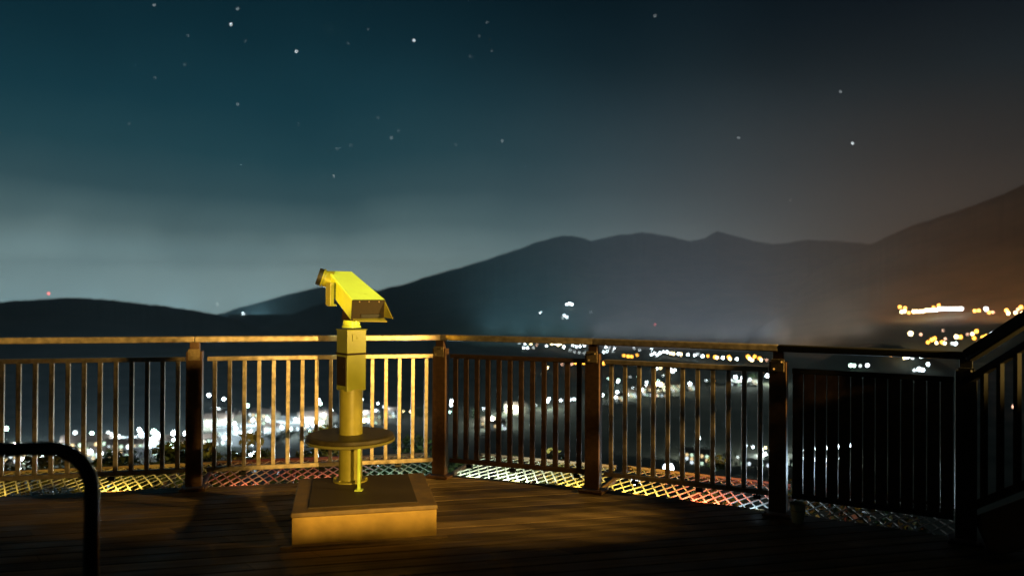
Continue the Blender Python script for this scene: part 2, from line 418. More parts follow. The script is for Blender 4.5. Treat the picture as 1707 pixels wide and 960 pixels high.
floodlight('R0', 1.15, YEL, 12, 'small yellow floodlight behind the middle post')
floodlight('R1', .32, YEL, 14, 'small yellow floodlight right of the middle post')
floodlight('R1', .80, RED, 16, 'small red floodlight right of the glaring white lamp')
floodlight('R1', 1.2, BLU, 3, 'small blue floodlight near the right corner post')

# ------------------------------------------------------------------ plinth
PF = Vector((-1.305, 4.42, 0)); PW, PD, PH = .865, .83, .20
M_ply = mat('plinth_wood', (.42, .27, .06), .5, 0, .22, 9, bump=.15)
M_sheet = mat('dark_top_sheet', (.04, .026, .013), .7, 0, .3, 30)
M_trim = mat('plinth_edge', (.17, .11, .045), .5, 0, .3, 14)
plinth = thing('plinth', PF + U * PW / 2 + V * PD / 2, 'low square wooden platform that the yellow viewer stands on', 'platform')
RM = Matrix(((U.x, V.x, 0), (U.y, V.y, 0), (0, 0, 1)))
def PP(u, v, z): return PF + U * u + V * v + Z * z
b = MB(); b.box(PP(PW / 2, .0115, .0875), (PW, .023, .165), RM); b.build('front_board', M_ply, plinth, bevel=.003)
b = MB(); b.box(PP(PW / 2, PD - .0115, .0875), (PW, .023, .165), RM); b.build('back_board', M_ply, plinth, bevel=.003)
for uu in (.0115, PW - .0115):
    b = MB(); b.box(PP(uu, PD / 2, .0875), (.022, PD - .048, .165), RM); b.build('side_board', M_ply, plinth, bevel=.003)
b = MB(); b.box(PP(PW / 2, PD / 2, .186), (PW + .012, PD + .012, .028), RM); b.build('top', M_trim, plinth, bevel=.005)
b = MB(); b.box(PP(PW / 2 - .01, PD / 2 + .02, .2035), (PW - .2, PD - .10, .006), RM); b.build('top_sheet', M_sheet, plinth, bevel=.002)  # darker sheet over the middle of the top
b = MB(); b.box(PP(PW / 2, -.02, .006), (PW + .13, .035, .012), RM); b.build('skirting', M_trim, plinth, bevel=.002)

# ------------------------------------------------------------------ coin-operated viewer
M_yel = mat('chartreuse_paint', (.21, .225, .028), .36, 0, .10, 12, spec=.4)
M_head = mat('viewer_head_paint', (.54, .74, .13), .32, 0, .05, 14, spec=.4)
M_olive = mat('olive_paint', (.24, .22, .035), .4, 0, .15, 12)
M_brown = mat('brown_face_plate', (.02, .012, .005), .6, 0, .2, 30, spec=.2)
BX, BY = -1.12, 5.17
vb = Vector((BX, BY, .2065))
view = thing('coin_viewer', vb, 'yellow-green coin-operated binocular viewer on a pedestal, head tilted down to the right', 'viewer')
b = MB(); b.lathe(vb, [(.0, .0), (.12, 0), (.12, .010), (.082, .012), (.081, .03), (.081, .64), (0, .64)]); 
for k in range(6):
    a = k * pi / 3; b.lathe(vb + Vector((.108 * cos(a), .108 * sin(a), .012)), [(.011, 0), (.011, .01), (0, .01)], 6)
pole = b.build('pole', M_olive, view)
# foot rest ring
fz = .29
b = MB(); b.lathe(vb + Z * fz, [(.081, -.012), (.27, -.018), (.295, -.006), (.302, .012), (.295, .03), (.27, .036), (.081, .036), (.081, -.012)], 48)
foot = b.build('footrest', mat('footrest_green', (.035, .027, .008), .5, 0, .35, 25), view)
b = MB(); b.lathe(vb + Z * fz, [(.285, -.02), (.305, -.012), (.308, -.002), (.303, .004)], 48); b.build('rim', mat('footrest_rim', (.16, .15, .04), .5), foot)
sp = vb + Vector((.115, -.27, 0)); b = MB()
b.bar(sp + Z * .002, sp + Z * (fz - .01),   .018, .022, up=(0, 1, 0)); b.box(sp + Z * .006, (.05, .05, .008))
b.build('support_leg', M_head, view, bevel=.002)
# column
cy = R(42); CR = Matrix.Rotation(cy, 3, 'Z')
b = MB(); b.box(vb + Z * .84, (.148, .148, .42), CR); b.box(vb + Z * 1.052, (.162, .162, .006), CR); 
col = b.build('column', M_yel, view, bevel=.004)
b = MB(); b.box(vb + Z * .885, (.162, .162, .014), CR); b.build('band', M_brown, col, bevel=.003)
b = MB(); b.box(vb + Z * .765 + CR @ Vector((-.0765, 0, 0)), (.006, .12, .2), CR)
b.lathe(vb + Z * .795 + CR @ Vector((-.0795, -.03, 0)), [(.012, 0), (.012, .006), (0, .006)], 12, M=CR @ Matrix.Rotation(-pi / 2, 3, 'Y'))
b.build('shade_panel', M_brown, col, bevel=.002)  # dark panel added for the shade on the column's left face
b = MB(); b.box(vb + Z * 1.0 + CR @ Vector((0, -.0765, 0)), (.07, .005, .05), CR); b.box(vb + Z * 1.0 + CR @ Vector((0, -.080, 0)), (.006, .004, .03), CR)
b.build('coin_slot', M_yel, col, bevel=.001)
b = MB(); b.lathe(vb, [(.0, 1.065), (.066, 1.065), (.066, 1.078), (.058, 1.082), (.058, 1.115), (.0, 1.118)], 32); b.build('neck', M_head, view)
# head
th = R(38); tl = R(24)
ah = Vector((sin(th), -cos(th), 0)); ax = ah * cos(tl) - Z * sin(tl); wx = Vector((cos(th), sin(th), 0)); nx = wx.cross(ax) * -1
if nx.z < 0: nx = -nx
HC = at_depth(588, 489, 5.17)
def H(a, w, n_): return HC + ax * a + wx * w + nx * n_
def loft(m, rings):
    for r0, r1 in zip(rings, rings[1:]):
        k = len(r0); m.add(r0 + r1, [(i, (i + 1) % k, k + (i + 1) % k, k + i) for i in range(k)])
def ring(a, w, t, bo, ch, da=0):   # chamfered rectangle section; da pushes the bottom forward
    pts = [(-w + ch, t), (w - ch, t), (w, t - ch), (w, bo + ch), (w - ch, bo), (-w + ch, bo), (-w, bo + ch), (-w, t - ch)]
    return [H(a + (da * (t - q[1]) / (t - bo)), q[0], q[1]) for q in pts]
b = MB()
rings = [ring(-.262, .086, .052, -.05, .012), ring(-.250, .096, .062, -.06, .008), ring(.24, .124, .062, -.072, .004, .045)]
loft(b, rings); b.add(rings[0], [tuple(range(8))])
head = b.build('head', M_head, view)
bm_n = head.modifiers.new('bevel', 'BEVEL'); bm_n.width = .003; bm_n.segments = 2; bm_n.limit_method = 'ANGLE'
# face plate (near end) with its slot
b = MB(); f0 = ring(.2405, .123, .061, -.071, .004, .045)
b.add(f0, [tuple(reversed(range(8)))]); b.build('face_plate', M_brown, head)
slope = .045 / .134
def F(w, n_, out_): return H(.24 + slope * (.062 - n_) + out_, w, n_)
b = MB(); b.hexa([F(-.055, -.03, .002), F(.095, -.03, .002), F(.095, -.052, .002), F(-.055, -.052, .002), F(-.055, -.03, .008), F(.095, -.03, .008), F(.095, -.052, .008), F(-.055, -.052, .008)])
b.build('eye_slot', M_black, head)
b = MB()
for ww in (-.07, 0, .075): 
    c = F(ww, .05, .002); b.lathe(c, [(.005, 0), (.005, .004), (0, .004)], 8, M=ax.to_track_quat('Z', 'Y').to_matrix())
b.build('screw', M_zinc, head)
b = MB()  # visor: bottom lip and right cheek
b.hexa([F(-.12, -.066, -.01), F(.123, -.066, -.01), F(.123, -.066, .045), F(-.08, -.066, .03), F(-.12, -.059, -.01), F(.123, -.059, -.01), F(.123, -.059, .045), F(-.08, -.059, .03)])
b.hexa([F(.118, -.058, -.01), F(.124, -.058, -.01), F(.138, -.02, .105), F(.132, -.02, .105), F(.118, .05, -.01), F(.124, .05, -.01), F(.124, .045, .012), F(.118, .045, .012)])
b.build('visor', M_olive, head, bevel=.001)
LA = Vector((-.90, -.23, .30)).normalized(); LM = LA.to_track_quat('Z', 'Y').to_matrix(); LC = at_depth(536, 462.5, 5.27)
b = MB(); b.lathe(LC, [(0, .01), (.046, .01), (.050, .026), (.060, .028), (.062, .010), (.062, -.002), (.056, -.004)], 28, M=LM); b.build('lens_ring', M_black, head)
b = MB(); b.lathe(LC, [(.056, -.006), (.066, -.004), (.066, -.014), (.060, -.018), (.058, -.03), (.072, -.075)], 28, M=LM); b.build('lens_collar', M_yel, head)
# yoke on the left side, and the bearing block below
b = MB()
sd = -wx
yk = H(-.10, -.112, -.02) + sd * .02
YM = Matrix((( wx.x, ah.x, 0), (wx.y, ah.y, 0), (0, 0, 1)))
b.box(yk + Z * -.03, (.022, .07, .155), YM); b.box(yk + Z * -.03 + sd * .006 + ah * .052, (.03, .032, .165), YM); b.box(yk + Z * -.105 + ah * .05, (.05, .05, .016), YM)
b.build('yoke', M_yel, view, bevel=.005)
b = MB(); nb = vb + Z * 1.118; b.hexa([nb + YM @ Vector(p) for p in ((-.05, -.06, 0), (.05, -.06, 0), (.05, .05, 0), (-.05, .05, 0), (-.04, -.06, .07), (.04, -.06, .07), (.04, .04, .03), (-.04, .04, .03))])
b.build('bearing', M_brown, view, bevel=.003)

# ------------------------------------------------------------------ hoop barrier in the left foreground
hy = 2.6; xr = -1.47; xl = -2.75; zt = .965; rr = .15
pts = [(xl, hy - .15, 0), (xl, hy - .15, zt - rr)]
for k in range(1, 9):
    a = pi - k * pi / 16; pts.append((xl + rr + rr * cos(a), hy - .15, zt - rr + rr * sin(a)))
for k in range(0, 9):
    a = pi / 2 - k * pi / 16; pts.append((xr - rr + rr * cos(a), hy, zt - rr + rr * sin(a)))
pts += [(xr, hy, .4), (xr, hy, 0)]
hoop = thing('hoop_barrier', (xr, hy, 0), 'black curved tube hoop standing in the left foreground', 'barrier')
b = MB(); b.tube(pts, .025, 16); b.build('tube', mat('hoop_steel', (.05, .045, .04), .3, .5), hoop)
for x_, y_ in ((xr, hy), (xl, hy - .15)):
    b = MB(); b.lathe((x_, y_, 0), [(0, .01), (.065, .01), (.065, .002)], 24); b.build('base_plate', M_black, hoop)

# ------------------------------------------------------------------ staircase at the right
sd_ = Vector((.25, -1, 0)).normalized(); sr = Vector((1, .25, 0)).normalized()
st0 = P_R3 + sd_ * .08 + sr * .06
stair = thing('staircase', P_R3 + sr * .6, 'black wooden staircase rising from the deck at the right edge', 'staircase')
M_st = mat('stair_timber', (.02, .013, .009), .7, 0, .3, 12)
NS = 9; run, rise, wid = .28, .175, 1.15
for k in range(NS):
    c = st0 + sd_ * (run * (k + .5)) + sr * wid / 2 + Z * (rise * (k + 1) - .02)
    m = MB(); SM = Matrix(((sr.x, -sd_.x, 0), (sr.y, -sd_.y, 0), (0, 0, 1)))
    m.box(c, (wid, run + .02, .04), SM); m.build('step', M_st, stair, bevel=.004)
for off in (0.0, wid):
    a = st0 + sr * off; m = MB(); m.bar(a + Z * .06, a + sd_ * (run * NS) + Z * (rise * NS + .02), .045, .24); m.build('stringer', M_st, stair)
M_unlit = mat('unlit_black_steel', (.004, .004, .004), .8, 0, spec=.1)  # night shade put into the base colour, so lamp light hardly shows
srail = thing('stair_railing', P_R3 + sd_ * .05, 'black sloping stair railing climbing out of the right edge', 'railing')
ra = P_R3 + sd_ * .02; tb = rise / run
m = MB(); m.bar(ra + Z * 1.15, ra + sd_ * 2.5 + Z * (1.15 + 2.5 * tb), .07, .075); m.build('handrail', M_unlit, srail, bevel=.01)
m = MB(); m.bar(ra + Z * 1.0, ra + sd_ * 2.5 + Z * (1.0 + 2.5 * tb), .04, .04); m.build('upper_rail', M_unlit, srail)
m = MB(); m.bar(ra + Z * .22, ra + sd_ * 2.5 + Z * (.22 + 2.5 * tb), .04, .04); m.build('bottom_rail', M_unlit, srail)
for k in range(1, 23):
    s_ = k * .11; p = ra + sd_ * s_ + Z * (s_ * tb)
    m = MB(); m.bar(p + Z * .22, p + Z * 1.0, .024, .036, up=(0, 1, 0)); m.build('baluster', M_unlit, srail)
for s_ in (1.25, 2.5):
    p = ra + sd_ * s_ + Z * (s_ * tb); m = MB(); m.bar(p + Z * -.05, p + Z * 1.12, .09, .06, up=(0, 1, 0)); m.build('post', M_unlit, srail)

# small pale cup by the right post
cp = at_depth(1330, 858, 4.95); cp.z = .001
cup = thing('cup', cp, 'small pale cup left on the deck at the foot of the right corner post', 'cup')
b = MB(); b.lathe(cp, [(0, 0), (.036, 0), (.052, .12), (.055, .122), (.055, .126), (.049, .126), (.034, .006), (0, .006)], 20); b.build('cup_body', mat('pale_plastic', (.6, .6, .35), .4), cup)
b = MB(); b.lathe(cp, [(.041, .045), (.0475, .085)], 20); b.build('sleeve', mat('cup_sleeve', (.35, .28, .15), .7), cup)
# ------------------------------------------------------------------ shrubs under the deck edge
M_leaf = [mat('leaves', c, .55, 0, .3, 9) for c in ((.10, .13, .045), (.07, .11, .045), (.12, .12, .04))]
M_bark = mat('bark', (.10, .07, .05), .9, 0, .3, 8)
def leaves(m, c, rx, ry, rz, n, size, seed, mi=0):
    rnd = random.Random(seed)
    cl = [(Vector((rnd.gauss(0, .45) * rx, rnd.gauss(0, .45) * ry, rnd.gauss(0, .42) * rz)), rnd.uniform(.16, .36)) for _ in range(22)]
    for _ in range(n):
        cc, cr = rnd.choice(cl)
        dv = Vector((rnd.gauss(0, 1), rnd.gauss(0, 1), rnd.gauss(0, 1))).normalized() * (cr * rnd.random() ** .4)
        p = Vector(c) + cc + Vector((dv.x * rx, dv.y * ry, dv.z * rz))
        a = Vector((rnd.gauss(0, 1), rnd.gauss(0, 1), rnd.gauss(0, .6))).normalized(); q = a.orthogonal().normalized()
        q = (Matrix.Rotation(rnd.uniform(0, 6.28), 3, a) @ q); s_ = size * rnd.uniform(.6, 1.3)
        m.add([p - a * s_, p + q * s_ * .42, p + a * s_, p - q * s_ * .42], [(0, 1, 2, 3)], mi)
def shrub(x, y, top, rx, rz, label, seed, name='shrub', cat='shrub', group='shrubs below the deck edge'):
    zb = gz(x, y); t = thing(name, (x, y, zb), label, cat, group)
    m = MB(); leaves(m, (x, y, top - rz), rx, rx * .8, rz, 1500, .045, seed); m.build('foliage', M_leaf[seed % 3], t)
    m = MB(); rnd = random.Random(seed)
    for k in range(5):
        e = Vector((x + rnd.uniform(-.5, .5) * rx, y + rnd.uniform(-.4, .4) * rx, top - rz * .6)); s0 = Vector((x, y, zb - .05))
        m.tube([s0, (s0 + e) / 2 + Vector((rnd.uniform(-.1, .1), 0, 0)), e], [.03, .02, .006], 6)
    m.build('stems', M_bark, t)
for i, (px, py, y, rx, lb) in enumerate((
        (40, 762, 7.2, .7, 'leafy shrub seen through the hoop at the far left'), (185, 752, 7.4, .6, 'leafy shrub with yellow light on it right of the hoop'),
        (268, 752, 7.5, .6, 'leafy shrub just left of the lit brown post'), (372, 748, 7.6, .55, 'dark leafy shrub right of the lit brown post'),
        (545, 742, 7.8, .6, 'dim green shrub just left of the viewer pole'), (690, 748, 8.0, .6, 'dark shrub behind the lit bars left of the corner'),
        (928, 790, 7.3, .35, 'dark shrub under the dark railing section left of the middle post'), (1195, 806, 6.9, .4, 'dark shrub breaking the red mesh near the right post'),
        (1420, 800, 6.6, .6, 'black shrub outside the railing by the stairs'))):
    p = at_depth(px, py, y); shrub(p.x, p.y, p.z + .12, rx, .38, lb, 11 + i)

# glaring white lamp outside the railing
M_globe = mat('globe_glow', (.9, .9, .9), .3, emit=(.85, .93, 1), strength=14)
for px, py, dd, gr, lb in ((1115, 781, 6.9, .052, 'glaring round white lamp behind the lower bars right of the middle post'), (1058, 803, 6.12, .030, 'smaller glaring white glint on the mesh, modelled as a glowing lamp, under the bottom rail right of the middle post')):
    gp = at_depth(px, py, dd)  # the second, a glint off the mesh, is added as a glowing globe
    g = thing('lamp_or_glint', gp, lb, 'lamp')
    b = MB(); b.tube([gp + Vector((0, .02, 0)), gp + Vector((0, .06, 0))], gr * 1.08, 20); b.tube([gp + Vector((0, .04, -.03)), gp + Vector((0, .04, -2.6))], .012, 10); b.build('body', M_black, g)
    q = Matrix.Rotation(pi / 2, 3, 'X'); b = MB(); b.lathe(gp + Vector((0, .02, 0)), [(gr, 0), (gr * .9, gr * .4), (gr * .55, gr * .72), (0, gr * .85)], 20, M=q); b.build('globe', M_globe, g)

# ------------------------------------------------------------------ the lit town
def lamp_src(name, col, st):
    m = MB(); m.tube([(0, 0, -7), (0, 0, -.6)], [.16, .10], 6, mi=0)
    m.lathe((0, 0, 0), [(0, -1), (.7, -.72), (1, 0), (.7, .72), (0, 1)], 8, mi=1)
    o = m.build(name, [M_black, mat('lamp_glow', (.8, .8, .8), .5, emit=col, strength=st)])
    return o
protos = dict(W=lamp_src('street_lamp', (.80, .94, 1.0), 26), G=lamp_src('street_lamp', (.62, 1.0, .80), 20), O=lamp_src('street_lamp', (1.0, .42, .04), 10),
              Y=lamp_src('street_lamp', (1.0, .78, .38), 20), R=lamp_src('street_lamp', (1.0, .12, .10), 9), D=lamp_src('street_lamp', (.75, .85, .85), 5), P=lamp_src('street_lamp', (1.0, .55, .35), 6))
used = set(); lamp_specs = []
def lamp(px, py, c, size, label, group): lamp_specs.append((px, py, c, size, label, group))
def lamp_k(px, py, c): return 1.6 if px > 1300 else 1.9 if c == 'O' else 1.5 if c == 'Y' else (1.75 if px < 320 else 1.4 if px < 560 else 1.15)
def place_lamps():
    order = sorted(range(len(lamp_specs)), key=lambda i: -lamp_specs[i][3] + (10 if 'scatter' in lamp_specs[i][5] else 0))
    keep = set(order[:290]); rest = MB(); keys = list(protos)
    for i, (px, py, c, size, label, group) in enumerate(lamp_specs):
        p = on_land(px, py); s_ = p.length * .00085 * size * lamp_k(px, py, c); top = p + Z * (7 * s_ * .98)
        if i not in keep:
            m = protos[c].data; k = keys.index(c)
            for pl in m.polygons:
                rest.add([top + m.vertices[v].co * s_ for v in pl.vertices], [tuple(range(len(pl.vertices)))], 0 if pl.material_index == 0 else k + 1)
            continue
        if c not in used: o = protos[c]; used.add(c)
        else: o = protos[c].copy(); COL.objects.link(o)
        o.location = top; o.scale = (s_, s_, s_); tag(o, label, 'lamp', group)
    o = rest.build('small_town_lamps', [M_black] + [protos[k].data.materials[1] for k in keys])
    tag(o, 'scatter of the smallest lamps between the larger ones of the town', 'lamps', kind='stuff')
town_points = []
def row(group, label, items):
    for it in items:
        px, py, c = it[:3]; sz = it[3] if len(it) > 3 else 1
        lamp(px, py + 5.4 * sz * lamp_k(px, py, c), c, sz, label, group); town_points.append((px, py))
def scatter(group, label, x0, x1, y0, y1, n, cs, smin=.35, smax=.8, seed=1, tilt=0):
    rnd = random.Random(seed)
    for _ in range(n):
        px = rnd.uniform(x0, x1); py = rnd.uniform(y0, y1) + tilt * (px - x0)
        s_ = rnd.uniform(smin, smax); lamp(px, py + 7 * s_, rnd.choice(cs), s_, label, group)
row('lamps at the far left of the town', 'white town lamp seen through the hoop and the bars beside it', [(10, 722, 'G', 1.3), (6, 765, 'D', 2), (24, 758, 'W', 1.2), (30, 766, 'Y', 1.3), (38, 770, 'W'), (58, 760, 'W', 2.4), (66, 768, 'W', 1.8), (86, 760, 'W', 1.9), (94, 764, 'W', 1.3), (10, 790, 'Y', 1.2), (33, 787, 'W', .8), (60, 785, 'Y', .7), (120, 740, 'D', 1.4), (125, 728, 'D', 1.3)])
row('lamps in the bright left part of the town', 'bright town lamp behind the bars between hoop and brown post', [(153, 728, 'G', 1.1), (138, 746, 'W'), (150, 760, 'W', 1.4), (168, 762, 'W', 1.2), (178, 730, 'O'), (182, 736, 'W', 1.5), (170, 738, 'O', .8), (197, 735, 'W', 1.3), (206, 742, 'W', 1.2), (214, 752, 'D', 1.5), (222, 738, 'W', 1.1), (232, 722, 'W', 1.2), (235, 730, 'W', 1.5), (232, 744, 'W', 1.6), (226, 748, 'W', 1.2), (256, 728, 'G', 1.8), (262, 736, 'W', 2.2), (254, 744, 'W', 2.2), (248, 750, 'W', 1.5), (277, 738, 'G', 1.7), (288, 728, 'W', 1.2), (290, 742, 'W', 1.6), (282, 748, 'G', 1.4), (300, 740, 'W', 1.6), (309, 728, 'W', 1.3), (306, 736, 'W', 1.5), (311, 745, 'D', 1.6)])
scatter('scatter of small lamps', 'bright town lamp behind the bars between hoop and brown post', 140, 312, 724, 756, 26, 'WWDDGY', .4, 1.1, 3)
row('lamps right of the brown post', 'greenish white town lamp between the brown post and the viewer', [(348, 663, 'W', 1.3), (373, 669, 'W', 1.2), (358, 685, 'W', 1.5), (364, 690, 'D', 2), (412, 681, 'G', 1.6), (368, 703, 'W', 1.3), (391, 710, 'W', 1.3), (393, 720, 'D', 1.8), (421, 706, 'D', 1.8), (418, 712, 'W', 1), (463, 693, 'G', .9), (461, 712, 'W', .9), (446, 705, 'D', 1.8), (365, 731, 'W', .9), (374, 734, 'W', 1.3), (394, 762, 'W', 1.2), (410, 763, 'W', 1.1), (418, 761, 'W', 1.1), (424, 758, 'W', 1), (417, 726, 'G', 1.5), (505, 700, 'W', 1.2), (514, 704, 'W', 1), (512, 712, 'W', 1), (521, 711, 'W', 1), (537, 707, 'W', 1), (531, 671, 'W', 1.3), (534, 676, 'G', 1.2), (552, 688, 'W', 1.3), (550, 693, 'D', 1.6), (470, 718, 'D', 1.7), (484, 720, 'D', 1.7), (492, 704, 'D', 1.6), (530, 712, 'D', 1.4)])
row('lamps right of the brown post', 'greenish white town lamp between the brown post and the viewer', [(464, 706, 'O', .6)])
scatter('scatter of small lamps', 'greenish white town lamp between the brown post and the viewer', 340, 560, 690, 728, 26, 'WDDDG', .3, .8, 4)
row('red town lamp', 'single tiny red lamp in the town left of the viewer', [(433, 708, 'R', .7)])
row('lamps behind the bars right of the viewer', 'white town lamp behind the lit bars between viewer and corner post', [(603, 668, 'W'), (620, 669, 'W', 1), (630, 674, 'W', .8), (626, 688, 'D', 1.6), (605, 692, 'W', 1.1), (606, 706, 'Y', 1.8), (612, 704, 'W', 1.6), (640, 681, 'D', 1.4), (645, 684, 'W', .7), (652, 684, 'W', .6), (672, 688, 'Y', .8), (685, 688, 'Y', .8), (710, 689, 'Y', 1), (630, 690, 'D', 1.5)])
row('lamps behind the dark railing section', 'white town lamp in the row behind the dark railing section', [(753, 672, 'W', 1.6), (752, 677, 'W', 1.2), (750, 688, 'G', .7), (806, 682, 'W', .6), (812, 680, 'W', .6), (830, 683, 'W', .9), (848, 677, 'W', 1), (851, 682, 'W', 1.5), (867, 679, 'W', 1), (874, 679, 'W', .8), (888, 677, 'W', .9), (893, 677, 'D', .8), (912, 672, 'W', 1.4), (915, 667, 'W', 1.2), (935, 669, 'W', .9), (950, 668, 'W', .9), (957, 667, 'W', .9), (967, 666, 'W', .8), (912, 615, 'Y', .8), (870, 618, 'P', .6)])
row('orange lamps by the middle post', 'orange town lamp close to the middle post under the upper rail', [(959, 608, 'O', 1.5), (953, 609, 'P', 1), (973, 608, 'O', 1.1), (1006, 609, 'O', 1), (937, 609, 'P', .7)])
row('lamps right of the middle post', 'white town lamp behind the bars right of the middle post', [(1004, 661, 'W', 1.2), (1021, 663, 'W', .9), (1029, 656, 'W', 1.2), (1026, 664, 'W', .9), (1046, 660, 'W', .9), (1053, 653, 'W', 1.1), (1031, 636, 'G', 1), (1030, 638, 'W', .9), (1070, 652, 'W', 1.2), (1077, 646, 'W', 1.2), (1078, 639, 'W', .9), (1094, 645, 'Y', 1.8), (1101, 646, 'Y', 1.8), (1095, 661, 'P', .8), (1121, 622, 'W', 1.2), (1118, 618, 'W', 1), (1125, 619, 'W', .9), (1117, 655, 'W', .8), (1122, 645, 'W', .9), (1127, 644, 'W', .8), (1150, 643, 'W', 1.5), (1178, 638, 'W', 1.2), (1190, 637, 'O', .7), (1226, 632, 'W', 1.5), (1238, 633, 'W', 1.4), (1250, 636, 'D', 1.5), (1218, 637, 'D', 1.4), (1279, 631, 'W', 1.8), (1095, 616, 'W', .8), (1101, 615, 'Y', .6)])
scatter('scatter of small lamps', 'white town lamp behind the bars right of the middle post', 1010, 1130, 628, 655, 10, 'WDG', .3, .7, 6, -.05)
row('lamps low at the right', 'white town lamp low behind the bars by the right corner post', [(1165, 734, 'W', 1.5), (1140, 758, 'D', 1.6), (1145, 760, 'D', 1.2), (1166, 758, 'G', 2.0), (1162, 764, 'G', 1.6), (1243, 745, 'W', .8), (1255, 747, 'W', .8), (1276, 748, 'Y', .6), (1268, 756, 'D', 2.2), (1275, 762, 'W', 1.8), (1279, 772, 'W', .9), (1216, 766, 'D', 1.2), (1230, 764, 'D', .9)])
row('lamps on the near shore of the far town', 'white lamp in the far string left of the middle post', [(866, 573, 'D', .7), (875, 574, 'W', .6), (885, 575, 'Y', .6), (895, 576, 'P', .6), (873, 581, 'W', .6), (879, 581, 'W', .7), (889, 581, 'D', .7), (911, 578, 'W', .7), (920, 575, 'Y', .8), (926, 574, 'W', .9), (930, 577, 'Y', 1), (934, 575, 'Y', .9), (940, 580, 'W', .9), (955, 577, 'W', .8), (961, 579, 'W', .6), (967, 579, 'W', .7), (974, 577, 'W', .7), (958, 588, 'D', .7), (966, 589, 'D', .7), (974, 590, 'D', .7), (950, 585, 'D', .7)])
row('lamps of the far town', 'white lamp in the far string between the middle post and the orange lamps', [(1010, 580, 'W', .7), (1016, 581, 'D', .7), (1024, 582, 'W', .6), (1006, 588, 'W', .6), (1012, 587, 'W', .6), (1022, 587, 'D', .6), (1057, 582, 'D', .7), (1066, 585, 'D', .7), (1086, 583, 'W', .5), (1086, 592, 'W', .7), (1091, 590, 'W', .7), (1095, 593, 'W', .7), (1100, 590, 'W', .8), (1106, 588, 'W', .8), (1112, 589, 'W', 1), (1118, 591, 'Y', .8), (1123, 592, 'Y', .8), (1131, 592, 'W', 1), (1135, 593, 'Y', .8), (1147, 593, 'W', .9), (1158, 594, 'W', .8), (1163, 592, 'D', .9), (1171, 596, 'W', 1.1)])
row('orange lamps of the far town', 'orange lamp in the far string just left of the right corner post', [(1040, 595, 'O', .7), (1047, 597, 'O', .9), (1053, 597, 'O', .8), (1062, 594, 'O', .6), (1180, 596, 'O', .7), (1192, 599, 'O', 1), (1195, 599, 'Y', .9), (1205, 599, 'W', 1.2), (1215, 599, 'O', 1), (1217, 601, 'Y', .9), (1228, 601, 'W', 1.1), (1247, 599, 'O', 1.1), (1250, 601, 'Y', 1), (1254, 603, 'Y', .9), (1258, 598, 'O', .9), (1266, 601, 'O', .9), (1269, 603, 'Y', .9), (1278, 602, 'P', .8)])
row('lamps high on the middle slope', 'white lamp high on the dark mountain slope above the middle of the handrail', [(945, 509, 'W', .9), (949, 508, 'W', .9), (953, 509, 'W', .9), (941, 527, 'W', .7), (945, 530, 'W', .6), (938, 531, 'D', .6), (901, 522, 'W', .5), (985, 521, 'D', .4)])
row('red mast lamp', 'tiny red lamp on the mountain slope right of the middle', [(1092, 542, 'R', .5)])
row('red lamp on the left hill', 'tiny red lamp on top of the left hill', [(81, 492, 'R', .5)])
row('lamps in the gap of the hills', 'tiny white lamp in the gap between the left hill and the mountain', [(405, 524, 'W', .5), (362, 508, 'D', .35)])
rw = [(1500, 516, 'O'), (1509, 518, 'O'), (1503, 524, 'Y'), (1508, 523, 'Y'), (1515, 525, 'O', .8)] + [(1523 + i * 5.3, 523.5 - (i > 3) * 2 - (i > 7) * 2, 'Y' if i < 6 else 'W', 1.0) for i in range(16)] + [(1556, 516, 'O', .8), (1565, 513, 'O', .9)]
row('hillside lamps of the long row', 'lamp in the long white and yellow row high on the right slope', rw)
row('hillside lamps right of the long row', 'orange or white lamp in the short rows at the upper right edge', [(1625, 523, 'O'), (1632, 522, 'O', .9), (1644, 521, 'W', 1.2), (1649, 525, 'O', .8), (1655, 524, 'P', .7), (1678, 523, 'O', 1.1), (1681, 527, 'Y', .9), (1693, 526, 'Y', .9), (1697, 520, 'P', .8), (1702, 518, 'O', 1.1), (1704, 526, 'Y', .8)])
row('lamps just above the right handrail', 'orange or white lamp just above the dark handrail at the right', [(1518, 563, 'Y', 1.6), (1535, 561, 'P', .8), (1547, 575, 'O', 1), (1553, 572, 'O', 1.2), (1558, 570, 'O', 1.2), (1561, 575, 'Y', .8), (1570, 575, 'O', 1), (1575, 576, 'Y', .8), (1576, 568, 'P', .7), (1594, 567, 'Y', 1.2), (1601, 568, 'O', 1.3), (1593, 577, 'W', .9), (1587, 576, 'D', .8), (1621, 561, 'Y', .9), (1628, 558, 'O', 1.2), (1624, 569, 'O', 1.1), (1638, 567, 'O', 1), (1644, 564, 'O', .9), (1630, 576, 'P', .8), (1654, 562, 'W', 1.1), (1572, 553, 'P', .5), (1613, 560, 'P', .6)])
row('lamps just below the right handrail', 'orange or white lamp just below the dark handrail at the right', [(1486, 595, 'O', .8), (1494, 593, 'O', 1), (1498, 594, 'O', .8), (1510, 592, 'O', 1), (1513, 600, 'W', 1.4), (1508, 600, 'Y', .9), (1521, 601, 'D', .9), (1535, 599, 'W', 1.4), (1548, 597, 'O', .9), (1547, 611, 'W', .9), (1524, 621, 'D', .9), (1532, 621, 'W', 1.2), (1538, 621, 'W', 1), (1418, 613, 'G', 1), (1424, 613, 'G', .9), (1434, 613, 'D', .8), (1446, 613, 'W', 1)])
row('lamps behind the black railing section', 'small white lamp seen between the bars of the black railing section', [(1366, 645, 'W', 1), (1385, 645, 'P', .5), (1474, 667, 'W', 1.1), (1450, 668, 'D', .5)] + [(1326 + i * 9, 738 + (i * 37 % 19), 'W', 1.2) for i in range(11)] + [(1330 + i * 9, 764 + (i * 23 % 9), 'W', 1.0) for i in range(9)] + [(1690, 683, 'P', 1)])

place_lamps()

